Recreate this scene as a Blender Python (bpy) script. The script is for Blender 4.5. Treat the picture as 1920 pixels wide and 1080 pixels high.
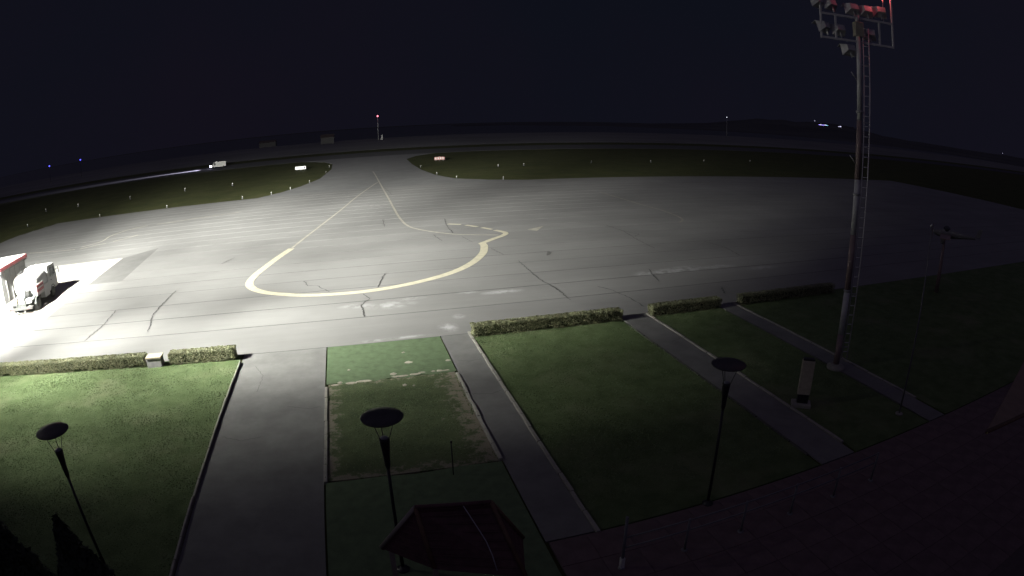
import bpy, math, random
from math import sin, cos, pi, radians, sqrt, atan2
from mathutils import Matrix, Vector
import numpy as np

random.seed(7)
rng = np.random.default_rng(7)
for o in list(bpy.data.objects):
    bpy.data.objects.remove(o)
scene = bpy.context.scene
C = scene.collection

# ------------------------------------------------------------------ camera
CAM_H, PITCH, ROLL, YAW = 10.0, 0.275563, -0.015504, -0.269257
cam_data = bpy.data.cameras.new("camera")
cam = bpy.data.objects.new("camera", cam_data)
C.objects.link(cam)
cam_data.type = 'PANO'                       # wide webcam lens with its barrel curve
cam_data.sensor_fit = 'HORIZONTAL'
cam_data.sensor_width = 36.0
cam_data.clip_start, cam_data.clip_end = 0.1, 12000
lens = {'panorama_type': 'FISHEYE_LENS_POLYNOMIAL', 'fisheye_fov': radians(179),
        'fisheye_polynomial_k0': 0.0, 'fisheye_polynomial_k1': -0.8432823 / 18, 'fisheye_polynomial_k2': 0.0,
        'fisheye_polynomial_k3': -0.0269304 / 18 ** 3, 'fisheye_polynomial_k4': 0.0}
for k, v in lens.items():
    if hasattr(cam_data, k):
        setattr(cam_data, k, v)
    else:
        setattr(cam_data.cycles, k, v)
cp, sp = cos(PITCH), sin(PITCH)
basis = Matrix(((1, 0, 0), (0, sp, -cp), (0, cp, sp)))          # columns: right, up, backwards
rot = Matrix.Rotation(YAW, 3, 'Z') @ basis @ Matrix.Rotation(ROLL, 3, 'Z')
cam.matrix_world = Matrix.Translation((0, 0, CAM_H)) @ rot.to_4x4()
scene.camera = cam

# ------------------------------------------------------------------ night sky, added ground lift, exposure
world = bpy.data.worlds.new("World")
scene.world = world
world.use_nodes = True
bg = world.node_tree.nodes["Background"]
bg.inputs["Color"].default_value = (0.56, 0.52, 1.0, 1)
bg.inputs["Strength"].default_value = 0.0105
wt = world.node_tree                          # faint uneven night sky, violet to navy
w_tc = wt.nodes.new('ShaderNodeTexCoord'); w_no = wt.nodes.new('ShaderNodeTexNoise'); w_ra = wt.nodes.new('ShaderNodeValToRGB')
w_no.inputs['Scale'].default_value = 1.1; w_no.inputs['Detail'].default_value = 5
w_ra.color_ramp.elements[0].position, w_ra.color_ramp.elements[0].color = 0.35, (0.62, 0.50, 0.98, 1)
w_ra.color_ramp.elements[1].position, w_ra.color_ramp.elements[1].color = 0.65, (0.42, 0.50, 0.94, 1)
wt.links.new(w_tc.outputs['Generated'], w_no.inputs['Vector']); wt.links.new(w_no.outputs['Fac'], w_ra.inputs['Fac']); wt.links.new(w_ra.outputs['Color'], bg.inputs['Color'])
sun = bpy.data.lights.new("sky_glow", 'SUN')  # added wide sun that lifts the dark ground
sun.energy, sun.angle, sun.color = 0.115, radians(150), (0.68, 0.60, 1.0)
sun_o = bpy.data.objects.new("sky_glow", sun)
C.objects.link(sun_o)
sun_o.rotation_euler = (radians(12), radians(-8), 0)
scene.view_settings.view_transform = 'Standard'
scene.view_settings.look = 'None'
scene.view_settings.exposure = 0
scene.view_settings.gamma = 1
scene.view_settings.use_curve_mapping = False
scene.render.engine = 'CYCLES'
scene.cycles.use_denoising = True
scene.cycles.max_bounces = 4
scene.cycles.sample_clamp_indirect = 3

# floodlights of the lit mast: each aimed at a ground point (x, y, cone in degrees, power)
LIT_MAST = (-25.0, 22.0)
AIMED_FLOODS = [(-30, 40, 80, 177e3), (-30, 130, 80, 355e3), (-20, 130, 36, 682e3), (-10, 24, 54, 15e3), (-10, 24, 80, 3e3), (-10, 30, 54, 52e3), (-10, 40, 54, 87e3),
                (-1, 24, 34, 17e3), (0, 30, 36, 99e3), (10, 40, 36, 90e3), (10, 75, 54, 278e3), (10, 130, 36, 645e3), (20, 55, 34, 172e3), (28, 100, 34, 330e3), (-16, 21, 44, 5e3), (4.8, 21.5, 20, 5e3), (-21, 27, 58, 32e3)]
MAST_FILL = ((19.4, 17.1, 13.2), 30, 4.5e3)          # added spot that brightens the other mast, no floodlight of its own

# ------------------------------------------------------------------ helpers
def tag(o, label=None, cat=None, group=None, kind=None):
    if label: o['label'] = label
    if cat: o['category'] = cat
    if group: o['group'] = group
    if kind: o['kind'] = kind
    return o

def empty(name, loc=(0, 0, 0), rz=0.0, label=None, cat=None, group=None, parent=None):
    o = bpy.data.objects.new(name, None)
    C.objects.link(o)
    o.location = loc
    o.rotation_euler = (0, 0, rz)
    o.empty_display_size = 0.2
    if parent: o.parent = parent
    return tag(o, label, cat, group)

class MB:
    def __init__(s): s.v, s.f, s.smooth = [], [], []
    def add(s, vs, fs, smooth=False):
        n = len(s.v)
        s.v += [tuple(p) for p in vs]
        s.f += [tuple(i + n for i in f) for f in fs]
        s.smooth += [smooth] * len(fs)
        return s
    def box(s, x0, x1, y0, y1, z0, z1, bev=0.0):
        if bev <= 0:
            return s.add([(x0, y0, z0), (x1, y0, z0), (x1, y1, z0), (x0, y1, z0), (x0, y0, z1), (x1, y0, z1), (x1, y1, z1), (x0, y1, z1)],
                         [(3, 2, 1, 0), (4, 5, 6, 7), (0, 1, 5, 4), (1, 2, 6, 5), (2, 3, 7, 6), (3, 0, 4, 7)])
        b = bev                                   # chamfered top rim and upright edges
        def ring(i, z): return [(x0 + i + b, y0 + i, z), (x1 - i - b, y0 + i, z), (x1 - i, y0 + i + b, z), (x1 - i, y1 - i - b, z),
                                (x1 - i - b, y1 - i, z), (x0 + i + b, y1 - i, z), (x0 + i, y1 - i - b, z), (x0 + i, y0 + i + b, z)]
        vs = ring(0, z0) + ring(0, z1 - b) + ring(b, z1)
        fs = [tuple(range(7, -1, -1)), tuple(range(16, 24))]
        for r in (0, 8):
            for k in range(8):
                fs.append((r + k, r + (k + 1) % 8, r + 8 + (k + 1) % 8, r + 8 + k))
        return s.add(vs, fs)
    def tube(s, pts, rad, n=8, caps=True):
        pts = [Vector(p) for p in pts]
        rads = rad if isinstance(rad, (list, tuple)) else [rad] * len(pts)
        vs, fs = [], []
        d0 = (pts[1] - pts[0]).normalized()
        a = d0.orthogonal().normalized()
        for i, p in enumerate(pts):
            d = (pts[min(i + 1, len(pts) - 1)] - pts[max(i - 1, 0)]).normalized()
            a = (a - d * a.dot(d)).normalized()
            b = d.cross(a)
            for k in range(n):
                t = 2 * pi * k / n
                vs.append(p + (a * cos(t) + b * sin(t)) * rads[i])
        for i in range(len(pts) - 1):
            for k in range(n):
                fs.append((i * n + k, i * n + (k + 1) % n, (i + 1) * n + (k + 1) % n, (i + 1) * n + k))
        s.add(vs, fs, n > 5)
        if caps:
            m = len(s.v) - len(vs)
            s.f += [tuple(m + k for k in range(n - 1, -1, -1)), tuple(m + (len(pts) - 1) * n + k for k in range(n))]
            s.smooth += [False, False]
        return s
    def lathe(s, prof, n=24, axis='Z', c=(0, 0, 0)):
        vs, fs = [], []
        for r, z in prof:
            for k in range(n):
                t = 2 * pi * k / n
                p = (r * cos(t), r * sin(t), z)
                if axis == 'X': p = (z, p[0], p[1])
                if axis == 'Y': p = (p[1], z, p[0])
                vs.append((p[0] + c[0], p[1] + c[1], p[2] + c[2]))
        for i in range(len(prof) - 1):
            for k in range(n):
                fs.append((i * n + k, i * n + (k + 1) % n, (i + 1) * n + (k + 1) % n, (i + 1) * n + k))
        s.add(vs, fs, True)
        m = len(s.v) - len(vs)
        for i, rev in ((0, True), (len(prof) - 1, False)):
            if prof[i][0] > 1e-5:
                idx = [m + i * n + k for k in range(n)]
                s.f.append(tuple(reversed(idx)) if rev else tuple(idx)); s.smooth.append(False)
        return s
    def prism(s, poly, z0, z1):
        n = len(poly)
        return s.add([(x, y, z0) for x, y in poly] + [(x, y, z1) for x, y in poly],
                     [tuple(range(n - 1, -1, -1)), tuple(range(n, 2 * n))] + [(k, (k + 1) % n, n + (k + 1) % n, n + k) for k in range(n)])
    def extrude(s, poly, axis, a0, a1):           # profile poly in the plane across AXIS, from a0 to a1
        n = len(poly)
        def P(u, w, a): return {'X': (a, u, w), 'Y': (u, a, w)}[axis]
        return s.add([P(u, w, a0) for u, w in poly] + [P(u, w, a1) for u, w in poly],
                     [tuple(range(n - 1, -1, -1)), tuple(range(n, 2 * n))] + [(k, (k + 1) % n, n + (k + 1) % n, n + k) for k in range(n)])
    def ribbon(s, pts, w, z, closed=False):
        pts = [Vector((p[0], p[1], 0)) for p in pts]
        ws = w if isinstance(w, (list, tuple)) else [w] * len(pts)
        vs = []
        for i, p in enumerate(pts):
            d = (pts[min(i + 1, len(pts) - 1)] - pts[max(i - 1, 0)]).normalized()
            nrm = Vector((-d.y, d.x, 0))
            vs += [p + nrm * ws[i] / 2, p - nrm * ws[i] / 2]
        return s.add([(v.x, v.y, z) for v in vs], [(2 * i + 1, 2 * i + 3, 2 * i + 2, 2 * i) for i in range(len(pts) - 1)])
    def mesh(s, name):
        me = bpy.data.meshes.new(name)
        me.from_pydata(s.v, [], s.f)
        me.polygons.foreach_set('use_smooth', s.smooth)
        me.update()
        return me
    def build(s, name, mat, parent=None, loc=None, rz=0.0):
        o = bpy.data.objects.new(name, s.mesh(name))
        if mat: o.data.materials.append(mat)
        C.objects.link(o)
        if parent: o.parent = parent
        if loc: o.location = loc
        o.rotation_euler.z = rz
        return o

def copy_tree(o, parent=None):
    c = o.copy(); C.objects.link(c); c.parent = parent
    for ch in list(o.children): copy_tree(ch, c)
    return c

def smooth_line(pts, n=8):
    P = [Vector((p[0], p[1])) for p in pts]
    P = [P[0] * 2 - P[1]] + P + [P[-1] * 2 - P[-2]]
    out = []
    for i in range(1, len(P) - 2):
        for k in range(n):
            t = k / n
            a, b, c, d = P[i - 1], P[i], P[i + 1], P[i + 2]
            out.append(0.5 * ((2 * b) + (c - a) * t + (2 * a - 5 * b + 4 * c - d) * t * t + (3 * b - a - 3 * c + d) * t ** 3))
    out.append(P[-2])
    return [(p.x, p.y) for p in out]

def jag_line(pts, step, amp, seed):
    r = random.Random(seed)
    out = []
    for (x0, y0), (x1, y1) in zip(pts[:-1], pts[1:]):
        L = math.hypot(x1 - x0, y1 - y0); n = max(1, int(L / step))
        for k in range(n):
            t = k / n
            j = 0 if k == 0 else r.uniform(-amp, amp)
            out.append((x0 + (x1 - x0) * t - (y1 - y0) / L * j, y0 + (y1 - y0) * t + (x1 - x0) / L * j))
    out.append(pts[-1])
    return out

# ------------------------------------------------------------------ materials
def new_mat(name):
    m = bpy.data.materials.new(name); m.use_nodes = True
    nt = m.node_tree
    return m, nt, nt.nodes["Principled BSDF"]

def noise_node(nt, scale, detail=4, rough=0.6, stretch=None, coord='Object'):
    tc = nt.nodes.new('ShaderNodeTexCoord')
    n = nt.nodes.new('ShaderNodeTexNoise')
    n.inputs['Scale'].default_value = scale
    n.inputs['Detail'].default_value = detail
    n.inputs['Roughness'].default_value = rough
    src = tc.outputs[coord]
    if stretch:
        mp = nt.nodes.new('ShaderNodeMapping')
        mp.inputs['Scale'].default_value = stretch
        nt.links.new(src, mp.inputs['Vector']); src = mp.outputs['Vector']
    nt.links.new(src, n.inputs['Vector'])
    return n

def ramp(nt, src, stops):
    r = nt.nodes.new('ShaderNodeValToRGB')
    els = r.color_ramp.elements
    while len(els) < len(stops): els.new(0.5)
    for e, (p, c) in zip(els, stops):
        e.position = p
        e.color = (*(c if isinstance(c, tuple) else (c, c, c)), 1)
    nt.links.new(src, r.inputs['Fac'])
    return r.outputs['Color']

def mix(nt, fac, a, b, mode='MIX'):
    m = nt.nodes.new('ShaderNodeMix'); m.data_type = 'RGBA'; m.blend_type = mode
    for sock, v in ((m.inputs[0], fac), (m.inputs[6], a), (m.inputs[7], b)):
        if isinstance(v, bpy.types.NodeSocket): nt.links.new(v, sock)
        elif isinstance(v, (int, float)): sock.default_value = v
        else: sock.default_value = (*v, 1)
    return m.outputs[2]

def add_bump(nt, bsdf, src, strength, dist=0.02):
    b = nt.nodes.new('ShaderNodeBump')
    b.inputs['Strength'].default_value = strength
    b.inputs['Distance'].default_value = dist
    nt.links.new(src, b.inputs['Height'])
    nt.links.new(b.outputs['Normal'], bsdf.inputs['Normal'])

def plain(name, col, rough=0.6, metal=0.0, vary=0.18, scale=6.0, bump=0.0, emit=None, strength=0.0):
    m, nt, b = new_mat(name)
    n = noise_node(nt, scale, 5, 0.65)
    lo = tuple(c * (1 - vary) for c in col); hi = tuple(min(1, c * (1 + vary)) for c in col)
    nt.links.new(ramp(nt, n.outputs['Fac'], [(0.3, lo), (0.7, hi)]), b.inputs['Base Color'])
    b.inputs['Roughness'].default_value = rough
    b.inputs['Metallic'].default_value = metal
    if bump: add_bump(nt, b, n.outputs['Fac'], bump)
    if emit:
        b.inputs['Emission Color'].default_value = (*emit, 1)
        b.inputs['Emission Strength'].default_value = strength
    return m

STAINS = [(0.0, 33.3, 1.0, .5, .5), (1.9, 32.9, 1.5, .7, .55), (3.2, 33.8, .9, .35, .45), (6.75, 34.0, .8, .35, .4), (8.6, 33.5, 1.3, .45, .7),
          (4.45, 28.2, .5, .8, .75), (5.3, 29.75, .35, .4, .5), (18.4, 34.6, .5, .35, .6), (20.3, 34.7, 2.2, .7, .7), (22.0, 34.9, 1.8, .9, .6), (24.8, 34.8, 1.6, .5, .5),
          (0.6, 27.3, .8, .2, .6), (2.2, 27.4, 1.2, .2, .6), (10.7, 31.8, .4, .3, .4), (28, 33.5, 1.4, .5, .4)]
def apron_mat():
    m, nt, b = new_mat('apron_asphalt')
    L = nt.links.new
    big = noise_node(nt, 0.12, 4, 0.6)
    streak = noise_node(nt, 1.0, 5, 0.7, stretch=(0.06, 0.9, 1))
    streak2 = noise_node(nt, 1.0, 3, 0.6, stretch=(0.35, 2.2, 1))
    fine = noise_node(nt, 60, 3, 0.8)
    col = ramp(nt, big.outputs['Fac'], [(0.3, (0.165, 0.163, 0.158)), (0.7, (0.205, 0.203, 0.197))])
    col = mix(nt, 1.0, col, ramp(nt, streak.outputs['Fac'], [(0.3, 0.94), (0.7, 1.04)]), 'MULTIPLY')
    col = mix(nt, 1.0, col, ramp(nt, streak2.outputs['Fac'], [(0.3, 0.97), (0.7, 1.03)]), 'MULTIPLY')
    col = mix(nt, 1.0, col, ramp(nt, fine.outputs['Fac'], [(0.3, 0.88), (0.7, 1.10)]), 'MULTIPLY')
    oi = nt.nodes.new('ShaderNodeObjectInfo')
    col = mix(nt, 1.0, col, ramp(nt, oi.outputs['Random'], [(0.0, 0.96), (1.0, 1.03)]), 'MULTIPLY')
    tc = nt.nodes.new('ShaderNodeTexCoord')
    warp = noise_node(nt, 1.3, 5, 0.7)
    total = None
    for x, y, rx, ry, a in STAINS:                # pale worn and spilt patches on the asphalt
        mp = nt.nodes.new('ShaderNodeMapping'); mp.vector_type = 'TEXTURE'
        mp.inputs['Location'].default_value = (x, y, 0)
        mp.inputs['Scale'].default_value = (rx, ry, 10)
        L(tc.outputs['Object'], mp.inputs['Vector'])
        ln = nt.nodes.new('ShaderNodeVectorMath'); ln.operation = 'LENGTH'
        L(mp.outputs['Vector'], ln.inputs[0])
        mr = nt.nodes.new('ShaderNodeMapRange'); mr.clamp = True
        mr.inputs['From Min'].default_value = 1.2; mr.inputs['From Max'].default_value = 0.3
        mr.inputs['To Max'].default_value = a
        L(ln.outputs['Value'], mr.inputs['Value'])
        if total is None: total = mr.outputs['Result']
        else:
            mx = nt.nodes.new('ShaderNodeMath'); mx.operation = 'MAXIMUM'
            L(total, mx.inputs[0]); L(mr.outputs['Result'], mx.inputs[1]); total = mx.outputs[0]
    w = nt.nodes.new('ShaderNodeMath'); w.operation = 'MULTIPLY'
    L(total, w.inputs[0]); L(ramp(nt, warp.outputs['Fac'], [(0.40, 0.0), (0.58, 1.0)]), w.inputs[1])
    col = mix(nt, w.outputs[0], col, (0.40, 0.40, 0.40))
    L(col, b.inputs['Base Color'])
    b.inputs['Roughness'].default_value = 0.85
    b.inputs['Specular IOR Level'].default_value = 0.3
    add_bump(nt, b, fine.outputs['Fac'], 0.25, 0.01)
    return m

def grass_mat(name, a, c, dry, dry_amt=0.5, scale=1.2):
    m, nt, b = new_mat(name)
    n1 = noise_node(nt, scale, 6, 0.7); n2 = noise_node(nt, 45, 3, 0.8); n3 = noise_node(nt, 0.35, 4, 0.6)
    col = ramp(nt, n1.outputs['Fac'], [(0.32, a), (0.66, c)])
    col = mix(nt, ramp(nt, n3.outputs['Fac'], [(0.52, 0.0), (0.70, dry_amt)]), col, dry)
    col = mix(nt, 1.0, col, ramp(nt, n2.outputs['Fac'], [(0.3, 0.86), (0.7, 1.13)]), 'MULTIPLY')
    nt.links.new(col, b.inputs['Base Color'])
    b.inputs['Roughness'].default_value = 0.9
    b.inputs['Specular IOR Level'].default_value = 0.15
    add_bump(nt, b, n2.outputs['Fac'], 0.9, 0.04)
    return m

M = {}
M['apron'] = apron_mat()
M['joint'] = plain('tar_joint', (0.085, 0.083, 0.080), 0.8, vary=0.3, scale=3)
M['tar'] = plain('crack_tar', (0.045, 0.044, 0.043), 0.7, vary=0.3, scale=3)
M['taxiway'] = plain('taxiway_asphalt', (0.15, 0.15, 0.148), 0.9, vary=0.16, scale=0.25, bump=0.1)
M['runway'] = plain('runway_asphalt', (0.045, 0.045, 0.046), 0.9, vary=0.2, scale=0.2)
M['path'] = plain('path_asphalt', (0.138, 0.137, 0.131), 0.9, vary=0.18, scale=0.9, bump=0.15)
M['patch'] = plain('asphalt_repair', (0.118, 0.116, 0.112), 0.9, vary=0.12, scale=0.8, bump=0.1)
M['slab'] = plain('concrete_slab', (0.40, 0.385, 0.35), 0.85, vary=0.12, scale=0.9, bump=0.1)
M['yellow'] = plain('worn_yellow_paint', (0.43, 0.40, 0.30), 0.7, vary=0.2, scale=2.5)
M['yellow_thin'] = plain('faded_yellow_paint', (0.31, 0.295, 0.245), 0.75, vary=0.3, scale=1.5)
M['yellow_faint'] = plain('nearly_gone_yellow_paint', (0.235, 0.225, 0.19), 0.8, vary=0.3, scale=1.5)
M['pale_red'] = plain('faded_red_sign', (0.42, 0.21, 0.19), 0.6, vary=0.15)
M['marker'] = plain('marker_plastic', (0.45, 0.45, 0.40), 0.6, vary=0.1)
M['grass_field'] = grass_mat('airfield_grass', (0.044, 0.054, 0.016), (0.074, 0.080, 0.026), (0.10, 0.092, 0.045), 0.5, 0.15)
M['lawn'] = grass_mat('lawn_grass', (0.070, 0.104, 0.040), (0.122, 0.164, 0.074), (0.18, 0.19, 0.11), 0.55)
M['blade'] = plain('grass_blade', (0.142, 0.188, 0.086), 0.7, vary=0.35, scale=1.3)
M['turf'] = plain('artificial_turf', (0.080, 0.118, 0.058), 0.85, vary=0.22, scale=3, bump=0.3)
M['kerb'] = plain('kerb_concrete', (0.25, 0.24, 0.21), 0.85, vary=0.2, scale=3, bump=0.2)
M['old_kerb'] = plain('mossy_kerb', (0.075, 0.078, 0.062), 0.9, vary=0.3, scale=4, bump=0.2)  # darker tone for the two low kerbs
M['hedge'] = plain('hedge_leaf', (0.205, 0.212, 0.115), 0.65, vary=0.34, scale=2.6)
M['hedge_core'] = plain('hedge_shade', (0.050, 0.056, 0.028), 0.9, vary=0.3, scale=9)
M['conifer'] = plain('conifer_leaf', (0.018, 0.028, 0.014), 0.8, vary=0.4, scale=3)
M['bark'] = plain('bark', (0.07, 0.05, 0.035), 0.9, vary=0.3, scale=8)
M['steel'] = plain('galvanised_steel', (0.30, 0.30, 0.31), 0.5, 0.35, vary=0.2, scale=5)
M['dark_metal'] = plain('dark_painted_metal', (0.022, 0.022, 0.026), 0.45, 0.2, vary=0.25, scale=5)
M['disc'] = plain('lamp_disc_paint', (0.030, 0.029, 0.030), 0.5, 0.0, vary=0.25, scale=4)
M['white'] = plain('white_paint', (0.74, 0.74, 0.72), 0.4, vary=0.06, scale=2)
M['white_dull'] = plain('dull_white_paint', (0.52, 0.52, 0.50), 0.6, vary=0.14, scale=3)
M['red'] = plain('red_paint', (0.36, 0.10, 0.11), 0.45, vary=0.15, scale=3)
M['band_red'] = plain('faded_red_band', (0.20, 0.145, 0.145), 0.6, vary=0.2, scale=3)
M['band_white'] = plain('faded_white_band', (0.42, 0.42, 0.43), 0.6, vary=0.15, scale=3)
M['black'] = plain('black_rubber', (0.018, 0.018, 0.018), 0.75, vary=0.25, scale=9)
M['chassis'] = plain('chassis_grey', (0.10, 0.105, 0.10), 0.6, 0.2, vary=0.3, scale=5)
M['glass'] = plain('dark_glass', (0.025, 0.028, 0.032), 0.12, vary=0.05, scale=1)
M['cream'] = plain('cream_concrete', (0.40, 0.36, 0.27), 0.85, vary=0.15, scale=6, bump=0.2)
M['stone'] = plain('grey_stone', (0.36, 0.35, 0.35), 0.85, vary=0.15, scale=6, bump=0.2)
M['terrace'] = plain('terrace_paver', (0.110, 0.076, 0.078), 0.85, vary=0.3, scale=1.5, bump=0.2)
M['roof'] = plain("brown_roof_tile", (0.095, 0.045, 0.047), 0.75, vary=0.3, scale=5, bump=0.2)
M['roof_trim'] = plain('pale_roof_trim', (0.30, 0.27, 0.22), 0.7, vary=0.2, scale=4)
M['wood'] = plain('stained_wood', (0.13, 0.075, 0.045), 0.7, vary=0.3, scale=4)
M['canvas'] = plain('tan_canvas', (0.20, 0.15, 0.11), 0.85, vary=0.15, scale=3)
M['cable'] = plain('grey_cable', (0.35, 0.35, 0.36), 0.5, vary=0.1)
M['lens_off'] = plain('flood_glass_unlit', (0.30, 0.31, 0.34), 0.15, vary=0.1)
M['dull_grey'] = plain('weathered_grey_paint', (0.13, 0.13, 0.14), 0.6, vary=0.2, scale=4)
M['mast_frame'] = plain('mast_frame_grey', (0.52, 0.50, 0.52), 0.6, vary=0.15, scale=4)
M['housing'] = plain('flood_housing', (0.42, 0.41, 0.42), 0.5, 0.1, vary=0.15, scale=4)
M['hill'] = plain('wooded_hill', (0.060, 0.062, 0.055), 0.95, vary=0.4, scale=0.004)
M['dim_wall'] = plain('pale_wall', (0.085, 0.082, 0.082), 0.8, vary=0.1)
M['dim_roof'] = plain('dim_roof', (0.06, 0.045, 0.04), 0.8, vary=0.2)
def glow(name, col, s): return plain(name, col, 0.4, vary=0.0, emit=col, strength=s)
M['red_lamp'] = glow('red_lamp', (1.0, 0.12, 0.10), 30)
M['far_red_lamp'] = glow('far_red_lamp', (1.0, 0.22, 0.30), 3.2)
M['head_lamp'] = glow('head_lamp', (0.72, 0.70, 1.0), 30)
M['far_white_lamp'] = glow('far_white_lamp', (0.85, 0.88, 1.0), 2.2)
M['blue_lamp'] = glow('blue_lamp', (0.10, 0.10, 1.0), 2.6)
M['violet_window'] = glow('violet_window', (0.36, 0.28, 1.0), 3.2)
M['cyan_window'] = glow('cyan_window', (0.35, 0.75, 1.0), 3.0)
M['white_window'] = glow('white_window', (0.72, 0.70, 1.0), 1.4)
M['flood_lit'] = glow('flood_lit', (1.0, 0.97, 0.9), 40)

# ------------------------------------------------------------------ setting: ground, apron, taxiway, runway, hills
gm = MB()
R_ = [0, 60, 150, 400, 1000, 2500, 6000]
ngs = 48
gm.v.append((0, 60, -0.05))
for r in R_[1:]:
    for k in range(ngs): gm.v.append((r * cos(2 * pi * k / ngs), 60 + r * sin(2 * pi * k / ngs), -0.05))
for k in range(ngs): gm.f.append((0, 1 + k, 1 + (k + 1) % ngs))
for i in range(len(R_) - 2):
    for k in range(ngs):
        a, b = 1 + i * ngs + k, 1 + i * ngs + (k + 1) % ngs
        gm.f.append((a, a + ngs, b + ngs, b))
gm.smooth = [False] * len(gm.f)
tag(gm.build('ground', M['grass_field']), kind='structure')

AX0, AX1 = -57.0, 125.0
def apron_x0(y): return AX0 + max(0, (y - 88) * 0.35) + (max(0, 72 - y) * 0.0)
apron = MB().prism([(AX0, 27.02), (AX1, 27.02), (AX1, 98), (-53.0, 98), (AX0, 88)], -0.30, -0.006).build('apron', M['joint'])
tag(apron, kind='structure')
seams = [27.05, 31.12, 34.2, 37.25, 40.3, 43.2, 46.0, 49.0, 52.1, 55.0, 58.2, 61.2, 64.3, 67.4, 70.5, 73.6, 76.7, 79.8, 82.9, 86.0, 89.1, 92.2, 95.2, 98.0]
for i, (a, b) in enumerate(zip(seams[:-1], seams[1:])):
    m = MB()
    gap = 0.06 if a < 47 else 0.03
    g0 = 0.005 if i == 0 else gap
    n = 46
    top0, top1 = [], []
    r = random.Random(100 + i)
    for k in range(n + 1):                        # hand-laid lane edges wander a little
        t = k / n
        x = apron_x0(b) + (AX1 - apron_x0(b)) * t
        w0 = 0.012 * sin(x * 0.9 + i) + r.uniform(-.010, .010)
        top0.append((x, a + g0 + (0 if i == 0 else w0)))
        w1 = 0.012 * sin(x * 0.9 + i + 1) + r.uniform(-.010, .010)
        top1.append((x, b - gap * (.7 + .5 * (i % 3 == 1)) + w1))
    vs, fs = [], []
    for (x, y0), (_, y1) in zip(top0, top1):
        vs += [(x, y0, -0.0065), (x, y0, 0), (x, y1, 0), (x, y1, -0.0065)]
    for k in range(n):
        q = 4 * k
        fs += [(q, q + 4, q + 5, q + 1), (q + 1, q + 5, q + 6, q + 2), (q + 2, q + 6, q + 7, q + 3)]
    m.add(vs, fs)
    m.build('paving_lane', M['apron'], apron)

taxi = MB()
taxi.prism([(-15, 98.02), (30, 98.02), (24, 101), (19, 106.5), (17, 116), (16.2, 131), (16.4, 150), (17.4, 175), (22, 190), (30, 202.9), (-15, 202.9), (-7, 190), (-4.0, 175),
            (-3.9, 152), (-5.7, 126), (-8.7, 112), (-11.5, 104)], -0.2, -0.004)
taxiway = tag(taxi.build('taxiway', M['taxiway']), kind='structure')
runway = tag(MB().prism([(-900, 203), (900, 203), (900, 236), (-900, 236)], -0.2, -0.01).build('runway', M['runway']), kind='structure')

m_, nt_, b_ = new_mat('salt_pan_water')  # added glossy sheet, returns the sky's tone so the horizon fades
b_.inputs['Base Color'].default_value = (0.05, 0.055, 0.06, 1); b_.inputs['Roughness'].default_value = 0.45
wn = noise_node(nt_, 0.4, 3, 0.6); add_bump(nt_, b_, wn.outputs['Fac'], 0.05, 0.05)
tag(MB().prism([(-3500, 500), (3500, 500), (3500, 4200), (-3500, 4200)], -0.2, -0.03).build('water', m_), kind='structure')

M['stubble'] = plain('pale_stubble', (0.15, 0.15, 0.135), 0.95, vary=0.25, scale=0.02)  # far ground made paler, sky-like brightness put into its colour
tag(MB().prism([(-2500, 262), (2500, 262), (2500, 499), (-2500, 499)], -0.2, -0.035).build('field', M['stubble']), kind='structure')

def hill_h(x, y):
    d = math.hypot(x, y); az = math.degrees(atan2(x, y))
    def bell(c, w): return math.exp(-((az - c) / w) ** 2)
    prof = 48 * bell(43, 9) + 14 * bell(64, 9) + 2
    t = min(1, max(0, (d - 1100) / 1300)); t = t * t * (3 - 2 * t)
    return prof * t * (1 + 0.10 * sin(az * 0.7) + 0.05 * sin(az * 2.3 + 1)) + 3 * t * sin(az * 5.1)
hm = MB()
azs = np.linspace(-75, 95, 140); ds = np.linspace(1100, 3600, 16)
for d in ds:
    for a in azs:
        x, y = d * sin(radians(a)), d * cos(radians(a))
        hm.v.append((x, y, hill_h(x, y) * (1 if d < 2600 else (3600 - d) / 1000) - 0.1))
for i in range(len(ds) - 1):
    for k in range(len(azs) - 1):
        q = i * len(azs) + k
        hm.f.append((q, q + 1, q + 1 + len(azs), q + len(azs)))
hm.smooth = [True] * len(hm.f)
tag(hm.build('hills', M['hill']), kind='structure')

# concrete stand under the fuel truck, repair strip, paint and sealed cracks: parts of the apron
for (p, q, r_, s_), mt, nm in [
    (((-24.55, 30.9), (-22.10, 30.9), (-23.30, 56.3), (-24.45, 56.35)), 'slab', 'concrete_slab'),
    (((-36.0, 30.9), (-24.62, 30.9), (-24.52, 56.35), (-35.6, 56.5)), 'slab', 'concrete_slab'),
    (((-22.85, 46.1), (-19.45, 45.9), (-20.35, 59.8), (-23.25, 56.3)), 'patch', 'repair_patch')]:
    MB().prism([p, q, r_, s_], -0.01, 0.006 if mt == 'slab' else 0.004).build(nm, M[mt], apron)

def paint(pts, w, mat='yellow', z=0.009, sm=6, name='painted_line'):
    return MB().ribbon(smooth_line(pts, sm) if sm else pts, w, z).build(name, M[mat], apron)
paint([(5.5, 108), (4.43, 103.4), (1.35, 88.2), (-0.95, 75.0), (-3.19, 63.4), (-4.49, 56.8), (-5.3, 52.6)], 0.22, 'yellow_thin')
paint([(-5.34, 52.3), (-6.24, 48.77), (-6.82, 46.09), (-7.29, 43.83), (-7.49, 41.84), (-7.37, 40.47), (-6.79, 39.16), (-5.84, 38.06), (-4.68, 37.3), (-3.24, 36.6),
       (-1.53, 36.27), (0.48, 36.22), (2.52, 36.68), (4.7, 37.69), (6.73, 39.18), (8.48, 41.34), (9.91, 44.17), (10.61, 46.65), (10.75, 47.9)], 0.60)
paint([(10.55, 47.75), (12.05, 49.41), (13.35, 50.8), (13.75, 51.9), (13.2, 53.4)], 0.50, z=0.013)
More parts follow.
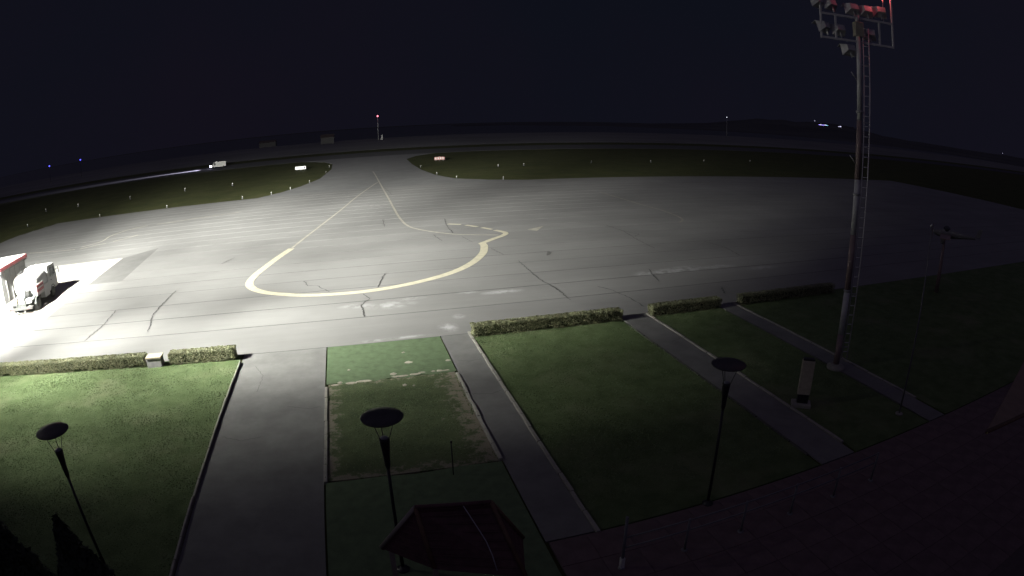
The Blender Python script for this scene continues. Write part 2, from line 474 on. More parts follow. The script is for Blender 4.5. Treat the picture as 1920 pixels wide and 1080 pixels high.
for a, b in [((9.68, 58.48), (10.82, 57.66)), ((11.2, 57.18), (12.06, 55.75)), ((12.36, 55.2), (13.02, 53.9))]:
    paint([a, b], 0.42, sm=0)
paint([(5.8, 135), (5.84, 126.2), (5.64, 97.8), (5.55, 82.2), (5.42, 69.05), (5.5, 62.2), (5.86, 58.53), (6.74, 56.25), (8.38, 53.79), (10.07, 52.27), (12.9, 51.0)], 0.24, 'yellow_thin', z=0.007)
MB().add([(16.1, 52.7, .009), (16.72, 51.7, .009), (18.1, 54.0, .009), (17.2, 53.35, .009)], [(0, 1, 2, 3)]).build('painted_arrow', M['yellow_thin'], apron)
paint([(34.5, 77.8), (34.3, 69.5), (34.2, 64.6), (34.4, 60.4), (33.9, 55.5), (33.08, 53.2), (32.0, 52.1)], 0.22, 'yellow_faint')
paint([(-42, 67.8), (-37.9, 66.6), (-33.7, 65.7)], 0.28, 'yellow_thin')
paint([(-32.9, 65.6), (-31.1, 66.8), (-29.9, 67.4)], 0.28, 'yellow_thin', z=0.007)
paint([(-29.2, 68.0), (-27.7, 69.5), (-26.8, 71)], 0.26, 'yellow_thin', z=0.007)
paint([(-33.3, 66.9), (-31.4, 69.2), (-31.6, 73.0), (-30.4, 76.6), (-28.0, 78.6)], 0.28, 'yellow_thin')
paint([(-26.8, 78.9), (-23.9, 79.1), (-21.4, 80.2), (-15, 82)], 0.25, 'yellow_thin')
paint([(44, 70), (52, 66), (60, 63)], 0.2, 'yellow_faint')
cracks = [[(-13.06, 40.97), (-13.11, 38.95), (-13.16, 37.1), (-13.14, 35.15), (-12.75, 33.69), (-12.42, 31.97)], [(-3.46, 40.26), (-3.12, 38.87), (-2.47, 38.65), (-2.01, 37.69), (-1.6, 36.75)],
          [(2.14, 40.36), (1.75, 38.43), (1.49, 36.9)], [(0.49, 35.73), (0.85, 34.5), (0.3, 33.4), (0.39, 31.15)], [(3.61, 64.58), (3.45, 59.66)], [(9.88, 61.94), (9.38, 57.3), (9.26, 53.3)],
          [(7.43, 53.2), (7.74, 50.09)], [(9.74, 51.4), (10.1, 48.6)], [(10.95, 45.6), (11.3, 43.1)], [(11.79, 40.87), (11.7, 38.23), (11.6, 35.59), (11.91, 33.24), (11.86, 30.58)],
          [(23.94, 52.64), (24.22, 49.31), (23.59, 45.08), (23.32, 41.56)], [(24.2, 49.3), (24.9, 47.4), (24.1, 46.6)], [(19.58, 35.6), (19.03, 33.96), (18.68, 32.53)],
          [(14.45, 32.76), (14.99, 31.59), (15.26, 29.97), (15.28, 28.13)], [(6.01, 97), (6.36, 87.02)], [(21.89, 30.13), (21.23, 28.72)], [(-11.07, 48.58), (-10.27, 50.7)],
          [(-16.6, 37.2), (-16.3, 34.3), (-16.5, 31.2)], [(29.0, 43.0), (29.4, 40.4), (28.8, 37.4)]]
for i, c in enumerate(cracks):
    pts = jag_line(c, 0.22, 0.055, i)
    r = random.Random(i)
    ws = [max(0.03, 0.062 + r.uniform(-.03, .045)) for _ in pts]; ws[0] = ws[-1] = 0.03
    MB().ribbon(pts, ws, 0.0165).build('sealed_crack', M['tar'], apron)
MB().add([(14.85, 43.3, .0165), (14.42, 42.3, .0165), (14.22, 41.7, .0165), (14.5, 41.9, .0165), (14.95, 42.6, .0165)], [(0, 1, 2, 3, 4)]).build('oil_spot', M['joint'], apron)

# ------------------------------------------------------------------ garden strip: lawns, paths, kerbs, turf, terrace
def sheet(name, x0, x1, y0, y1, z, mat):
    return tag(MB().box(x0, x1, y0, y1, -0.2, z).build(name, mat), kind='structure')
lawns = [(-62, -5.80, 6, 27.0), (5.37, 13.06, 11.3, 27.0), (14.90, 19.28, 11.3, 27.0), (20.62, 60, 11.3, 27.0)]
for x0, x1, y0, y1 in lawns: sheet('lawn', x0, x1, y0, y1, 0.0, M['lawn'])
for x0, x1, y0, y1 in [(-5.66, -1.62, 4, 27.0), (3.90, 5.23, 11.3, 27.0), (13.20, 14.76, 11.3, 27.0), (19.42, 20.48, 11.3, 27.0)]:
    sheet('path', x0, x1, y0, y1, 0.0, M['path'])

def old_lawn_mat():
    m, nt, b = new_mat('patchy_lawn')
    L = nt.links.new
    n1 = noise_node(nt, 1.2, 6, 0.7); n2 = noise_node(nt, 45, 3, 0.8); n3 = noise_node(nt, 2.6, 6, 0.75)
    col = ramp(nt, n1.outputs['Fac'], [(0.32, (0.055, 0.080, 0.030)), (0.66, (0.095, 0.125, 0.052))])
    tc = nt.nodes.new('ShaderNodeTexCoord'); sx = nt.nodes.new('ShaderNodeSeparateXYZ')
    L(tc.outputs['Object'], sx.inputs[0])
    def band(sock, a, b_):
        mr = nt.nodes.new('ShaderNodeMapRange'); mr.inputs['From Min'].default_value = a; mr.inputs['From Max'].default_value = b_
        L(sock, mr.inputs['Value']); return mr.outputs['Result']
    tot = None
    for s_ in (band(sx.outputs['X'], -0.75, -1.55), band(sx.outputs['X'], 2.3, 3.9), band(sx.outputs['Y'], 16.3, 15.3), band(sx.outputs['Y'], 22.2, 22.95)):
        if tot is None: tot = s_
        else:
            mx = nt.nodes.new('ShaderNodeMath'); mx.operation = 'MAXIMUM'; L(tot, mx.inputs[0]); L(s_, mx.inputs[1]); tot = mx.outputs[0]
    ad = nt.nodes.new('ShaderNodeMath'); ad.operation = 'MULTIPLY_ADD'
    L(tot, ad.inputs[0]); ad.inputs[1].default_value = 0.30; L(n3.outputs['Fac'], ad.inputs[2])
    col = mix(nt, ramp(nt, ad.outputs[0], [(0.64, 0.0), (0.74, 1.0)]), col, (0.225, 0.200, 0.150))   # bare sandy soil
    col = mix(nt, 1.0, col, ramp(nt, n2.outputs['Fac'], [(0.3, 0.6), (0.7, 1.3)]), 'MULTIPLY')
    L(col, b.inputs['Base Color']); b.inputs['Roughness'].default_value = 0.95
    add_bump(nt, b, n2.outputs['Fac'], 0.9, 0.04)
    return m
M['old_lawn'] = old_lawn_mat()
sheet('lawn', -1.48, 3.76, 15.5, 22.68, 0.0, M['old_lawn'])
def turf_sheet(x0, x1, y0, y1, seed):
    r = random.Random(seed); m = MB(); n = 40
    pts0 = [(x0 + (x1 - x0) * k / n, y0 + r.uniform(-.06, .06) + .05 * sin(k * .7)) for k in range(n + 1)]
    m.prism(pts0 + [(x1, y1), (x0, y1)], -0.2, 0.006)
    return tag(m.build('turf', M['turf']), kind='structure')
turf_sheet(-1.56, 3.84, 22.68, 27.0, 3)
tag(MB().prism([(-1.56, 8.8), (3.84, 8.8), (3.84, 15.42), (2.6, 15.5), (1.2, 15.38), (0.2, 15.47), (-1.56, 15.4)], -0.2, 0.004).build('turf', M['turf']), kind='structure')

def on_path(pts, w, name='sealed_crack', mat='tar', z=.004):
    o = MB().ribbon(pts, w, z).build(name, M[mat]); o.parent = next(p for p in bpy.data.objects if p.name.startswith('path') and p.data and min(v.co.x for v in p.data.vertices) < pts[0][0] < max(v.co.x for v in p.data.vertices))
for i, c in enumerate([[(-4.9, 25.4), (-4.4, 24.2), (-4.5, 22.6)], [(-3.1, 21.0), (-2.2, 20.6), (-1.75, 20.7)], [(-5.4, 18.9), (-4.6, 18.5), (-3.9, 18.7)], [(4.1, 23.8), (4.6, 23.6), (5.1, 23.7)], [(4.0, 20.4), (4.7, 20.2), (5.15, 20.4)], [(13.4, 23.0), (14.0, 22.8), (14.6, 23.1)]]):
    on_path(jag_line(c, .12, .03, 50 + i), .022)
stone_me = {}
def kerb(x, y0, y1, w=0.12, h=0.055, seed=0, mat='kerb'):
    k = empty('kerb', (x, 0, 0)); tag(k, kind='structure')
    r = random.Random(seed)
    key = (w, h, mat)
    if key not in stone_me:
        stone_me[key] = MB().box(-w / 2, w / 2, -0.492, 0.492, -0.15, h, 0.012).mesh('kerb_stone')
        stone_me[key].materials.append(M[mat])
    y = y0 + 0.5
    while y < y1 - 0.1:
        o = bpy.data.objects.new('kerb_stone', stone_me[key]); C.objects.link(o); o.parent = k
        o.location = (r.uniform(-.012, .012), y, r.uniform(-.012, .010))
        o.rotation_euler = (r.uniform(-.008, .008), r.uniform(-.02, .02), r.uniform(-.010, .010))
        y += 1.0
for i, (x, y0, y1) in enumerate([(-5.73, 6, 26.25), (-1.55, 15.4, 22.7), (3.83, 15.5, 22.7), (5.30, 11.2, 27.0), (13.13, 12, 26.3), (14.83, 12, 27.0), (19.35, 13, 26.3), (20.55, 13, 27.0)]):
    kerb(x, y0, y1, 0.075 if x == -5.73 else 0.12, 0.105 if x == -5.73 else 0.055 if x not in (13.13, 19.35) else 0.012, i, 'kerb' if x not in (13.13, 19.35) else 'old_kerb')
# pale sand and torn edge of the turf sheet, lumps one can pick out
debris = MB()
r = random.Random(21)
def lump(m, x, y, z, rx, ry, rz_):
    n = 9; ring = [(x + rx * r.uniform(.7, 1.15) * cos(2 * pi * k / n), y + ry * r.uniform(.7, 1.15) * sin(2 * pi * k / n), z - 0.01) for k in range(n)]
    ring2 = [(x + (p[0] - x) * .6, y + (p[1] - y) * .6, z + rz_ * r.uniform(.6, 1)) for p in ring]
    m.add(ring + ring2 + [(x, y, z + rz_)], [(k, (k + 1) % n, n + (k + 1) % n, n + k) for k in range(n)] + [(n + k, n + (k + 1) % n, 2 * n) for k in range(n)], True)
M['sand'] = plain('pale_sand', (0.34, 0.31, 0.255), 0.95, vary=0.25, scale=7, bump=0.3)
for px, py, sx_, sy_ in [(-1.0, 22.75, .16, .08), (-0.55, 22.62, .3, .10), (0.0, 22.7, .4, .10),  (1.25, 23.1, .16, .16), (1.5, 22.8, .5, .08), (2.1, 22.85, .32, .10), (2.4, 22.95, .2, .08),
                         (2.9, 22.95, .12, .08), (3.15, 22.95, .16, .10), (3.4, 22.9, .3, .04), (-0.6, 24.0, .09, .08), (1.9, 25.4, .10, .08), (2.0, 24.2, .22, .16), (3.7, 23.95, .13, .10),
                         (1.6, 21.9, .10, .14), (1.95, 21.75, .06, .05), (-1.2, 22.55, .2, .06)]:
    o = MB(); lump(o, 0, 0, 0.0, sx_, sy_, 0.028)
    o = o.build('sand_heap', M['sand'], loc=(px, py, 0.008))
    debris_list = globals().setdefault('DEB', []); debris_list.append((o, px, py))
ords_s = ['first', 'second', 'third', 'fourth', 'fifth', 'sixth', 'seventh', 'eighth', 'ninth', 'tenth', 'eleventh', 'twelfth', 'thirteenth', 'fourteenth', 'fifteenth', 'sixteenth', 'seventeenth', 'eighteenth']
for i, (o, px, py) in enumerate(sorted(DEB, key=lambda t: (t[2] < 22.4, t[2] > 23.5, t[1]))):
    where = 'on the bright turf' if py > 23.5 else ('in the patchy lawn' if py < 22.4 else 'along the turf edge')
    extra = f', {ords_s[i]} from the left' if 22.4 < py < 23.5 else ''
    side = ['far left', 'left', 'centre left', 'middle', 'centre right', 'right', 'far right'][min(6, int((px + 1.3) / 5.1 * 7))]
    tag(o, f'{"small" if o.dimensions.x < .3 else "wide"} pale sand heap {where}, {side}{extra}', 'sand', 'pale sand heaps by the turf')
# terrace below the building
M['grout'] = plain('terrace_grout', (0.085, 0.062, 0.064), 0.9)
terr = tag(MB().box(3.95, 60, -6, 11.25, -0.2, -0.004).build('terrace', M['grout']), kind='structure')
pv = MB().box(-.495, .495, -.495, .495, -0.012, 0.012, 0.003).mesh('paver'); pv.materials.append(M['terrace'])
for ix in range(22):
    for iy in range(7):
        o = bpy.data.objects.new('paver', pv); C.objects.link(o); o.parent = terr
        o.location = (4.46 + ix, 10.73 - iy, random.uniform(-.003, .003))

# grass blades
def vnoise(x, y, cell):
    g = rng.normal(0, 1, (256, 256))
    u, w_ = x / cell + 60, y / cell + 20
    i, j = np.floor(u).astype(int), np.floor(w_).astype(int)
    fu, fw = u - i, w_ - j
    fu, fw = fu * fu * (3 - 2 * fu), fw * fw * (3 - 2 * fw)
    q = lambda a, b_: g[a % 256, b_ % 256]
    return (q(i, j) * (1 - fu) + q(i + 1, j) * fu) * (1 - fw) + (q(i, j + 1) * (1 - fu) + q(i + 1, j + 1) * fu) * fw
def blades(x0, x1, y0, y1, dens, h=0.028, dirt=False):
    n = int((x1 - x0) * (y1 - y0) * dens)
    x = rng.uniform(x0, x1, n); y = rng.uniform(y0, y1, n)
    cl = 1.3 * vnoise(x, y, 1.6) + 1.1 * vnoise(x, y, .55) + .8 * vnoise(x, y, .22)
    keep = rng.uniform(-3.2, 1.4, n) < cl
    if dirt:
        e = np.minimum(np.minimum(x + 1.35, 3.6 - x), np.minimum(y - 15.6, 22.7 - y))
        keep &= rng.uniform(0, 0.9, n) < e + 0.25 * np.sin(x * 7) * np.sin(y * 6)
    x, y, cl = x[keep], y[keep], cl[keep]; n = len(x)
    a = rng.uniform(0, 2 * pi, n); w = rng.uniform(.010, .022, n); hh = h * rng.uniform(.4, 1.2, n) * np.clip(1 + .12 * cl, .4, 1.6)
    lean = rng.normal(0, .03, (n, 2))
    v = np.empty((n, 3, 3))
    v[:, 0] = np.stack([x - np.cos(a) * w, y - np.sin(a) * w, np.full(n, -.005)], 1)
    v[:, 1] = np.stack([x + np.cos(a) * w, y + np.sin(a) * w, np.full(n, -.005)], 1)
    v[:, 2] = np.stack([x + lean[:, 0], y + lean[:, 1], hh], 1)
    return v.reshape(-1, 3)
def tri_mesh(name, v):
    me = bpy.data.meshes.new(name); n = len(v) // 3
    me.vertices.add(len(v)); me.vertices.foreach_set('co', v.ravel())
    me.loops.add(3 * n); me.loops.foreach_set('vertex_index', np.arange(3 * n))
    me.polygons.add(n); me.polygons.foreach_set('loop_start', np.arange(0, 3 * n, 3))
    me.update(calc_edges=True)
    return me
v = np.concatenate([blades(-24, -5.85, 10, 26.35, 420), blades(5.4, 13.02, 12.5, 26.35, 420), blades(14.95, 19.2, 14, 26.4, 300), blades(20.7, 27, 17, 26.4, 200),
                    blades(-1.4, 3.7, 15.6, 22.6, 420, dirt=True)]
                   + [blades(xk - .10, xk + .05, yk0, yk1, 160, .08) for xk, yk0, yk1 in ((-5.76, 10, 26), (5.38, 12, 26.3), (14.92, 14, 26.3), (13.05, 13, 26.2), (-1.45, 15.6, 22.5), (3.75, 15.6, 22.5))])
go = bpy.data.objects.new('grass', tri_mesh('grass', v)); go.data.materials.append(M['blade']); C.objects.link(go)
tag(go, 'short mown grass growing on the lawns', 'grass', kind='stuff')

# ------------------------------------------------------------------ hedges
def leaf_cloud(P, N, size):
    n = len(P)
    t = np.cross(N, rng.normal(0, 1, (n, 3))); t /= np.linalg.norm(t, axis=1)[:, None] + 1e-9
    N2 = N + rng.normal(0, .55, (n, 3)); N2 /= np.linalg.norm(N2, axis=1)[:, None]
    t = t - N2 * np.sum(t * N2, 1)[:, None]; t /= np.linalg.norm(t, axis=1)[:, None] + 1e-9
    b = np.cross(N2, t)
    s = size * rng.uniform(.6, 1.3, n)[:, None]
    v = np.stack([P - t * s, P + t * s * .2 + b * s * .6, P + t * s, P - t * s, P + t * s, P + t * s * .2 - b * s * .6], 1)
    return v.reshape(-1, 3)
def hedge(x0, x1, label, y0=26.38, d=0.56, h=0.57, dens=1500):
    root = empty('hedge', ((x0 + x1) / 2, y0 + d / 2, 0), 0, label, 'hedge', 'clipped hedges along the apron edge')
    L = x1 - x0; cx = (x0 + x1) / 2
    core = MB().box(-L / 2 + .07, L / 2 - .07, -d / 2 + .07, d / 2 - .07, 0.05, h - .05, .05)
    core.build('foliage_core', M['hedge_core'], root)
    faces = [((-L / 2, -d / 2), (L, 0), 'y'), ((-L / 2, d / 2), (L, 0), 'y'), ((-L / 2, -d / 2), (0, d), 'x'), ((L / 2, -d / 2), (0, d), 'x')]
    Ps, Ns = [], []
    for (sx_, sy_), (dx, dy), ax in faces:
        n = int((abs(dx) + abs(dy)) * h * dens)
        u = rng.uniform(0, 1, n); z = rng.uniform(0.02, h, n) ** 1.0
        x = sx_ + dx * u; y = sy_ + dy * u
        keep = (z > 0.14) | (np.sin((x + cx) * 3.7) + np.sin((x + cx) * 8.9 + 1) + .8 * np.sin((x + cx) * 1.3 + 2) + rng.normal(0, .5, n) < .9)
        keep &= ~((z < .45) & (np.sin((x + cx) * 2.1 + 1) + np.sin((x + cx) * 5.7) > 1.75) & (rng.uniform(0, 1, n) < .75))
        nx = (np.sign(sx_) if ax == 'x' else 0); ny = (np.sign(sy_) if ax == 'y' else 0)
        off = .022 * np.sin((x + y + cx) * 6.1 + z * 9) + .015 * np.sin((x + cx) * 14 + z * 17) + rng.normal(0, .015, n)
        P = np.stack([x + nx * off, y + ny * off, z], 1)[keep]
        Ps.append(P); Ns.append(np.tile([nx, ny, .25], (len(P), 1)))
    n = int(L * d * dens)
    x = rng.uniform(-L / 2, L / 2, n); y = rng.uniform(-d / 2, d / 2, n)
    ed = np.minimum(np.minimum(x + L / 2, L / 2 - x), np.minimum(y + d / 2, d / 2 - y))
    z = h - .05 * np.exp(-ed / .05) + .018 * np.sin((x + cx) * 5.3) + .012 * np.sin((x + cx) * 13 + y * 9) + rng.normal(0, .013, n)
    Ps.append(np.stack([x, y, z], 1)); Ns.append(np.tile([0., 0, 1], (n, 1)))
    o = bpy.data.objects.new('leaves', tri_mesh('leaves', leaf_cloud(np.concatenate(Ps), np.concatenate(Ns), .031)))
    o.data.materials.append(M['hedge']); C.objects.link(o); o.parent = root
    tag(o, kind='stuff')
    st = MB(); k = 0
    xx = -L / 2 + .2
    while xx < L / 2 - .1:
        st.tube([(xx, random.uniform(-.1, .1), -.02), (xx + random.uniform(-.05, .05), random.uniform(-.1, .1), .2)], .014, 5); xx += .35
    tag(st.build('stems', M['bark'], root), kind='stuff')
hedge(-24.0, -10.75, 'long pale clipped hedge at the left edge beside the white apron')
hedge(-9.42, -6.02, 'short bright clipped hedge between the concrete block and the wide path')
hedge(5.36, 13.10, 'long green clipped hedge across the top of the middle right lawn')
hedge(14.86, 19.28, 'dark clipped hedge between the second and third narrow paths')
hedge(20.75, 28.6, 'nearly black clipped hedge farthest right, beside the floodlight mast', dens=600)

# small concrete block with a pale lid between the two left hedges
b = empty('service_block', (-10.2, 26.52, 0), 0.03, 'grey concrete service block with cream lid in the gap between left hedges', 'concrete block')
MB().box(-.40, .38, -.28, .26, -.05, .44, .015).build('body', M['stone'], b)
MB().box(-.43, .41, -.31, .29, .443, .52, .015).build('lid', M['cream'], b)

# ------------------------------------------------------------------ post lamps with reflector discs
def post_lamp(loc, label, rz=0.0):
    t = empty('post_lamp', (*loc, 0), rz, label, 'lamp', 'garden post lamps with reflector discs')
    MB().lathe([(.16, 0.0), (.16, .03), (.07, .05), (.06, .12)], 16).build('base', M['dark_metal'], t)
    MB().tube([(0, 0, .10), (0, 0, 1.6), (0, 0, 3.05)], [.046, .040, .036], 10).build('post', M['dark_metal'], t)
    MB().lathe([(.040, 2.98), (.062, 3.08), (.075, 3.35), (.108, 3.66), (.112, 3.74), (.085, 3.75)], 16).build('lamp_head', M['dark_metal'], t)
    MB().lathe([(.083, 3.745), (.083, 3.765), (.05, 3.785), (0, 3.79)], 16).build('glass', M['lens_off'], t)
    for k in range(3):
        a = radians(100 + 120 * k)
        MB().tube([(.095 * cos(a), .095 * sin(a), 3.70), (.27 * cos(a), .27 * sin(a), 4.235)], .0085, 6).build('strut', M['dark_metal'], t)
    MB().lathe([(0, 4.225), (.30, 4.215), (.44, 4.235), (.455, 4.25), (.44, 4.262), (.25, 4.30), (0, 4.315)], 40).build('disc', M['disc'], t)
    return t
post_lamp((-7.68, 11.50), 'dark post lamp with round disc on the far left lawn', .3)
post_lamp((0.27, 11.14), 'dark post lamp with round disc in front of the patchy lawn and the pavilion roof', .0)
post_lamp((8.62, 11.22), 'dark post lamp with round disc over the narrow path in the dark right lawn', -.4)

# ------------------------------------------------------------------ floodlight masts
def flood_head(parent, loc, rz, tilt, lit, s=1.3):
    f = empty('floodlight', loc, rz, parent=parent)
    f.rotation_euler = (tilt, 0, rz)
    hb = MB()
    hb.add([(-.26 * s, .12, -.20 * s), (.26 * s, .12, -.20 * s), (.26 * s, .12, .20 * s), (-.26 * s, .12, .20 * s),
            (-.15 * s, -.22, -.10 * s), (.15 * s, -.22, -.10 * s), (.15 * s, -.20, .10 * s), (-.15 * s, -.20, .10 * s)],
           [(0, 3, 2, 1), (4, 5, 6, 7), (0, 1, 5, 4), (1, 2, 6, 5), (2, 3, 7, 6), (3, 0, 4, 7)])
    hb.add([(-.27 * s, .12, .20 * s), (.27 * s, .12, .20 * s), (.25 * s, .34, .17 * s), (-.25 * s, .34, .17 * s),
            (-.27 * s, .12, .212 * s), (.27 * s, .12, .212 * s), (.25 * s, .34, .182 * s), (-.25 * s, .34, .182 * s)],
           [(0, 1, 2, 3), (7, 6, 5, 4), (0, 4, 5, 1), (1, 5, 6, 2), (2, 6, 7, 3), (3, 7, 4, 0)])
    hb.build('housing', M['housing'], f)
    MB().box(-.23 * s, .23 * s, .124, .134, -.17 * s, .17 * s).build('glass', M['flood_lit'] if lit else M['lens_off'], f)
    MB().box(-.02, .02, -.10, -.04, -.42, -.12 * s).build('bracket', M['steel'], f)
    return f
def mast(loc, label, rz, lit):
    t = empty('floodlight_mast', (*loc, 0), rz, label, 'mast', 'banded floodlight masts beside the apron')
    MB().lathe([(.42, -.1), (.42, .12), (.26, .16), (.26, .22)], 20).build('base', M['kerb'], t)
    zs = [0.2, 1.6, 3.55, 5.95, 8.25, 10.7, 14.75]
    for i in range(6):
        r0, r1 = .150 - .003 * zs[i], .150 - .003 * zs[i + 1]
        MB().tube([(0, 0, zs[i]), (0, 0, zs[i + 1] - .006)], [r0, r1], 18).build('band', M['band_red'] if i % 2 == 0 else M['band_white'], t)
    for z in (3.5, 7.6, 11.0):
        MB().tube([(0, 0, z), (0, 0, z + .09)], .16, 18).build('collar', M['steel'], t)
    # ladder on the side away from the apron
    lad = empty('ladder', (0, 0, 0), 0, parent=t)
    for xx in (.19, .47):
        MB().tube([(xx, -.06, .5), (xx, -.06, 14.6)], .026, 6).build('rail', M['mast_frame'], lad)
    rung = MB().tube([(.19, -.06, 0), (.47, -.06, 0)], .019, 6).mesh('rung'); rung.materials.append(M['mast_frame'])
    z = .8
    while z < 14.4:
        o = bpy.data.objects.new('rung', rung); C.objects.link(o); o.parent = lad; o.location.z = z; z += .42
    for z in (1.0, 3.4, 5.8, 8.2, 10.6, 13.0):
        MB().box(.08, .47, -.075, -.045, z, z + .04).build('stand_off', M['steel'], lad)
    for zz, x0, x1 in ((8.9, -.42, -.12), (12.35, -.40, -.12)):
        MB().tube([(x1, 0, zz), (x0, 0, zz + .32)], .025, 6).build('step_bracket', M['steel'], t)
    # head frame
    for z in (13.98, 15.0):
        MB().box(-1.75, 1.75, -.04, .04, z - .04, z + .04).build('cross_beam', M['mast_frame'], t)
    for xx, z0, z1 in ((-1.72, 13.95, 16.4), (-1.05, 13.95, 15.05), (1.05, 13.95, 15.05), (1.72, 13.95, 16.4)):
        MB().box(xx - .035, xx + .035, -.036, .036, z0, z1).build('upright', M['mast_frame'], t)
    MB().box(-.20, .20, -.18, .16, 14.2, 14.82, .02).build('junction_box', M['roof_trim'], t)
    MB().tube([(0, 0, 14.75), (0, 0, 15.1)], .11, 12).build('top', M['steel'], t)
    heads = [(-1.80, 15.50, .62), (-1.20, 15.46, .45), (-.15, 15.42, .1), (.52, 15.42, .1), (1.22, 15.5, -.1), (-1.55, 14.45, .65), (-.85, 14.42, .2), (.62, 14.42, -.1), (-.40, 13.62, .2)]
    for x, z, a in heads:
        flood_head(t, (x, .16, z), a, radians(-20), lit)
    MB().tube([(1.30, 0, 15.04), (1.30, 0, 16.05)], .02, 6).build('lamp_stem', M['steel'], t)
    MB().lathe([(0, 16.05), (.07, 16.05), (.085, 16.14), (.075, 16.24), (0, 16.30)], 14, c=(1.30, 0, 0)).build('obstruction_lamp', M['red_lamp'], t)
    return t
mast_r = mast((19.39, 17.1), 'tall red and white banded floodlight mast with ladder, its floodlights off', radians(-24), False)
mast_l = mast(LIT_MAST, 'lit floodlight mast out of view on the left', radians(0), True)
red = bpy.data.lights.new('obstruction_glow', 'POINT'); red.energy, red.color, red.shadow_soft_size = 26, (1.0, 0.13, 0.16), .09
ro = bpy.data.objects.new('obstruction_glow', red); C.objects.link(ro); ro.parent = mast_r; ro.location = (1.30, -.02, 16.42)
lx, ly = LIT_MAST
FLOOD_COL = (1.0, 1.0, 0.925)
for i, (ax, ay, cone, pw) in enumerate(AIMED_FLOODS):
    al = bpy.data.lights.new('flood', 'SPOT'); al.energy, al.color = pw, FLOOD_COL
    al.spot_size, al.spot_blend, al.shadow_soft_size = radians(cone), 1.0, .18
    ao = bpy.data.objects.new('flood', al); C.objects.link(ao)
    ao.location = (lx - 1.5 + .2 * i, ly + .75, 15.30 if i % 2 else 14.5)
    ao.rotation_euler = (Vector((ax, ay, 0)) - ao.location).to_track_quat('-Z', 'Y').to_euler()

al = bpy.data.lights.new('flood', 'SPOT'); al.energy, al.color, al.spot_size, al.spot_blend, al.shadow_soft_size = MAST_FILL[2], FLOOD_COL, radians(MAST_FILL[1]), 1.0, .18  # added fill lamp for the head of the other mast
ao = bpy.data.objects.new('flood', al); C.objects.link(ao); ao.location = (lx + 2.2, ly + .75, 15.2)
ao.rotation_euler = (Vector(MAST_FILL[0]) - ao.location).to_track_quat('-Z', 'Y').to_euler()

# ------------------------------------------------------------------ fuel truck
def wheel(parent, loc, side, r_=.44, w=.26):
    wv = empty('wheel', loc, 0, parent=parent)
    s = side
    MB().lathe([(r_ * .62, -w / 2), (r_ * .92, -w / 2), (r_, -w / 2 + .04), (r_, w / 2 - .04), (r_ * .92, w / 2), (r_ * .62, w / 2)], 28, 'X').build('tyre', M['black'], wv)
    MB().lathe([(r_ * .62, s * w * .30), (r_ * .56, s * w * .34), (r_ * .5, s * w * .12), (r_ * .22, s * w * .12), (r_ * .20, s * w * .34), (.0, s * w * .36)], 24, 'X').build('rim', M['white_dull'], wv)
ft = empty('fuel_truck', (-25.55, 39.42, 0.006), radians(6.9), 'white fuel truck with red side panel parked at far left on the bright stand', 'truck')
ch = MB()
for s in (-.42, .42): ch.box(s - .05, s + .05, -1.15, 4.7, .55, .75)
for y in (-1.0, 0, 1.2, 2.4, 3.65, 4.6): ch.box(-.42, .42, y - .05, y + .05, .58, .72)
ch.build('chassis', M['chassis'], ft)
for y, dual in ((0, 1), (3.65, 0)):
    for s in (-1, 1):
        wheel(ft, (s * .98, y, .44), s, w=.40 if dual else .26)
        MB().tube([(s * .82, y, .44), (0, y, .44)], .06, 8).build('axle', M['chassis'], ft)
mg = lambda y, s: MB().extrude([(y + .55 * cos(a), .50 + .55 * sin(a)) for a in np.linspace(0.15, pi - .15, 9)] + [(y + .52 * cos(a), .50 + .52 * sin(a)) for a in np.linspace(pi - .15, 0.15, 9)], 'X', s * .74, s * 1.14)
for s in (-1, 1):
    mg(0, s).build('mudguard', M['chassis'], ft)
# tank: rounded box section
sec = []
for k in range(28):
    a = 2 * pi * k / 28; ca, sa = cos(a), sin(a)
    sec.append((1.08 * math.copysign(abs(ca) ** .62, ca), 1.78 + .80 * math.copysign(abs(sa) ** .62, sa)))
tk = MB(); n = len(sec)
rings = [(.30, .90), (.38, .985), (.45, 1.0), (2.62, 1.0), (2.70, .985), (2.76, .90)]
for y, s in rings: tk.v += [(u * s, y, 1.78 + (w_ - 1.78) * s) for u, w_ in sec]
for i in range(len(rings) - 1):
    for k in range(n): tk.f.append((i * n + k, i * n + (k + 1) % n, (i + 1) * n + (k + 1) % n, (i + 1) * n + k)); tk.smooth.append(True)
tk.f += [tuple(range(n)), tuple((len(rings) - 1) * n + k for k in range(n - 1, -1, -1))]; tk.smooth += [False, False]
tank = tk.build('tank', M['white'], ft)
MB().lathe([(.26, 2.56), (.26, 2.64), (.22, 2.68), (0, 2.68)], 18, c=(0, 1.5, 0)).build('hatch', M['white'], tank)
for s in (-.55, .55): MB().tube([(s, .5, 2.50), (s, .5, 2.72), (s, 2.6, 2.72), (s, 2.6, 2.50)], .02, 6).build('guard_rail', M['steel'], tank)
MB().box(.70, 1.17, 1.62, 2.72, .48, 1.45, .03).build('side_cabinet', M['white'], ft)
MB().box(-1.17, -.70, 1.62, 2.72, .48, 1.45, .03).build('side_cabinet', M['white'], ft)
pan = MB().box(1.175, 1.195, .02, 1.50, 1.22, 1.74).build('side_panel', M['red'], ft)
MB().box(1.197, 1.203, .10, 1.42, 1.44, 1.55).build('pale_stripe', M['white'], pan)
MB().box(.80, 1.17, -.06, 1.60, 1.0, 1.80, .02).build('hose_cabinet', M['white_dull'], ft)
